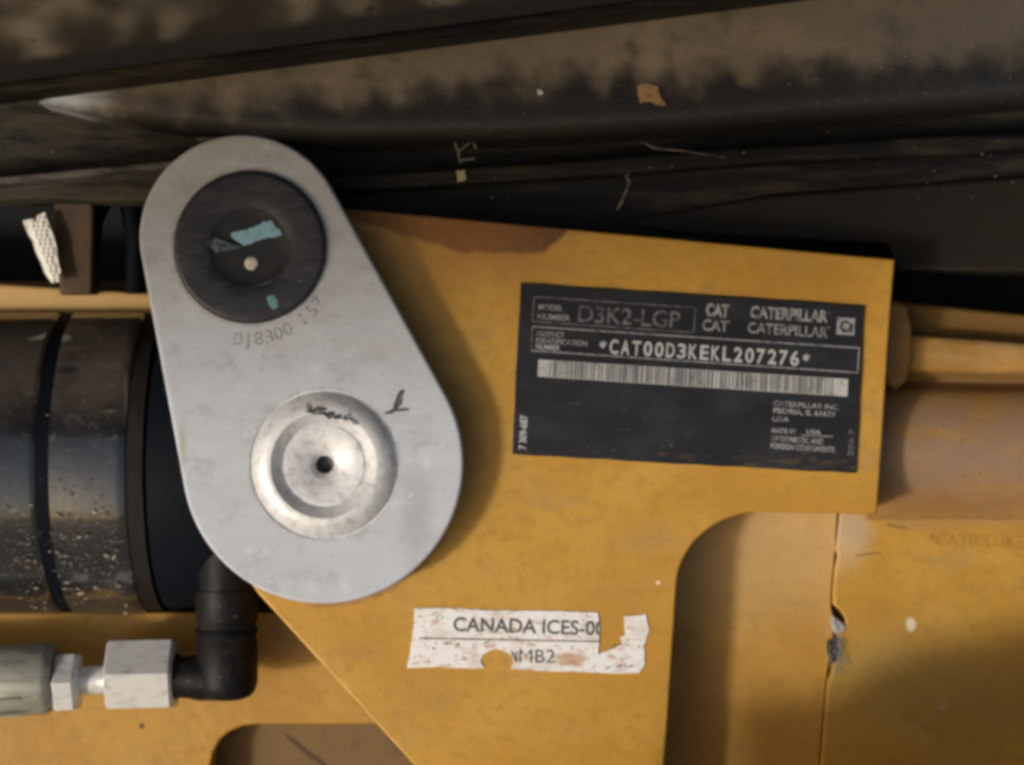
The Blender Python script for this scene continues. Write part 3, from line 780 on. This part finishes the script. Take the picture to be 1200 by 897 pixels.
for i in range(46):
    u = rp.random(); x = 361 + 58 * u; y = 480 + 12 * u + rp.gauss(0, 2.6 if u < .45 else 3.6)
    w, h = rp.uniform(3, 9), rp.uniform(1.5, 4.2); rr_ = math.hypot(x - 380, y - 545)
    zz = H + 10.6 if rr_ < 68 else H + 10.6 - (rr_ - 67) * .47
    mb.prism(rough_line([(x - w / 2, y - h / 2), (x + w / 2, y - h / 3), (x + w / 3, y + h / 2), (x - w / 3, y + h / 2)], 2, .5, rnd=rp), zz + .5, zz - 2)
gs = mb.build('grease_smudge', M_ink, rv); gs['kind'] = 'stuff'

# ------------------------------------------------------------------ dark pin cap
t = thing('pin_cap', 'round dark pin cap at the top of the grey link', 'cap', (293, 378, 52))
q0 = 48.2
MB().lathe_z(293, 290, [(90, q0 - 1), (89.5, q0 + 3), (88, q0 + 5.5), (85.5, q0 + 7), (83, q0 + 7.2), (60, q0 + 6.4), (50, q0 + 5.4), (47, q0 + 4.2)], q0, 80, cap=False).build('rim', M_cap, t)
MB().lathe_z(292, 286, [(50, q0 + 5.2), (46, q0 + 3.6), (42, q0 + 2.4), (30, q0 + 1.6), (0, q0 + 1.6)], q0, 64).build('centre_dish', M_cap_mid, t)
P = lambda u, v: (200 + u / 4.984, 200 + v / 4.984)
MB().prism(rough_line([P(350, 368), P(430, 348), P(480, 330), P(580, 290), P(605, 315), P(655, 375), P(600, 390), P(520, 410), P(432, 440), P(405, 420), P(372, 405)], 3.2, 1.3), q0 + 3.2, q0 + 2, .3, 1).build('sky_reflection', M_blue, t)  # sky reflection in the dish, put in as a coloured patch
MB().prism(rough_line([P(212, 420), P(262, 388), P(330, 420), P(420, 445), P(340, 462), P(262, 476), P(228, 448)], 4, 1.2), q0 + 6.6, q0 + 2, .3, 1).build('dull_reflection', M_dull_reflection, t)  # duller end of the painted sky reflection
MB().lathe_z(295, 309, [(8, q0 + 1.5), (8, q0 + 3), (7, q0 + 4.4), (4, q0 + 5.2), (0, q0 + 5.4)], q0, 24).build('grease_nipple', M_pale, t)
MB().prism(rough_line([P(560, 735), P(600, 728), P(622, 760), P(628, 800), P(598, 812), P(575, 790)], 4, .8), q0 + 7.6, q0 + 5, .3, 1).build('paint_dab', M_teal, t)

# ------------------------------------------------------------------ debris on the beams
def bit(name, pts, z, mat, label, cat, th=2.0):
    return tag(MB().prism(rough_line(pts, 4, .8), z, z - th, .5, 1).build(name, mat), label, cat)
bit('dead_leaf', [(747, 100), (758, 97), (772, 101), (774, 113), (781, 123), (772, 124), (763, 119), (750, 121)], 64, M_leaf, 'crumpled tan dead leaf on the brown dusty beam', 'leaf', 4)
bit('straw_bit', [(534, 200), (545, 199), (546, 211), (536, 213)], -38, M_straw, 'small yellowish straw bit below the twig on black beam', 'straw', 4)
bit('paint_chip', [(629, 105), (635, 105), (637, 110), (631, 112)], 63, M_pale, 'tiny white paint chip on the brown dusty beam', 'chip')
mb = MB()
for pl in ([(532, 165), (537, 178), (540, 192)], [(537, 178), (547, 170), (554, 165)], [(554, 165), (558, 175)], [(550, 168), (562, 150)], [(540, 188), (556, 186)]):
    mb.tube([V(x, y, 34 + random.uniform(-2, 2)) for x, y in pl], 1.2 * S, 6)
tag(mb.build('twig', M_stalk), 'pale forked twig caught on the black beam', 'twig')
mb = MB()
pl = [(739, 203), (734, 206), (738, 214), (733, 226), (728, 238), (722, 248)]
mb.tube([V(x, y, -32 + random.uniform(-1, 1)) for x, y in pl], [1.0 * S, 2.2 * S, 1.5 * S, 1.2 * S, 1.6 * S, .6 * S], 6)
tag(mb.build('straw_strand', M_stalk), 'long pale straw strand hanging on the black beam', 'straw')
mb = MB(); mb.tube([V(750, 166, -30), V(768, 174, -30), V(800, 177, -30), V(850, 185, -34)], [.6 * S, 1.3 * S, .9 * S, .4 * S], 6)
tag(mb.build('grass_blade', M_stalk), 'thin dry grass blade lying along the black beam', 'grass blade')
mb = MB(); rd = random.Random(21)
for i in range(150):
    x = rd.uniform(10, 1190)
    y = rd.choice((rd.uniform(60, 140), rd.uniform(150, 240)))
    if 160 < x < 410: continue
    z = 61 if y < 150 - abs(x - 500) * .03 and x > 200 + y * .3 else -36
    w = rd.uniform(.5, 1.5); mb.prism([(x, y), (x + w * rd.uniform(1, 2.5), y + rd.uniform(-1, 1)), (x + w, y + w)], z + 1, z - 1)
tag(mb.build('grit', M_flake), kind='stuff')

for o in list(bpy.data.objects):
    if '_o' in o.keys(): del o['_o']
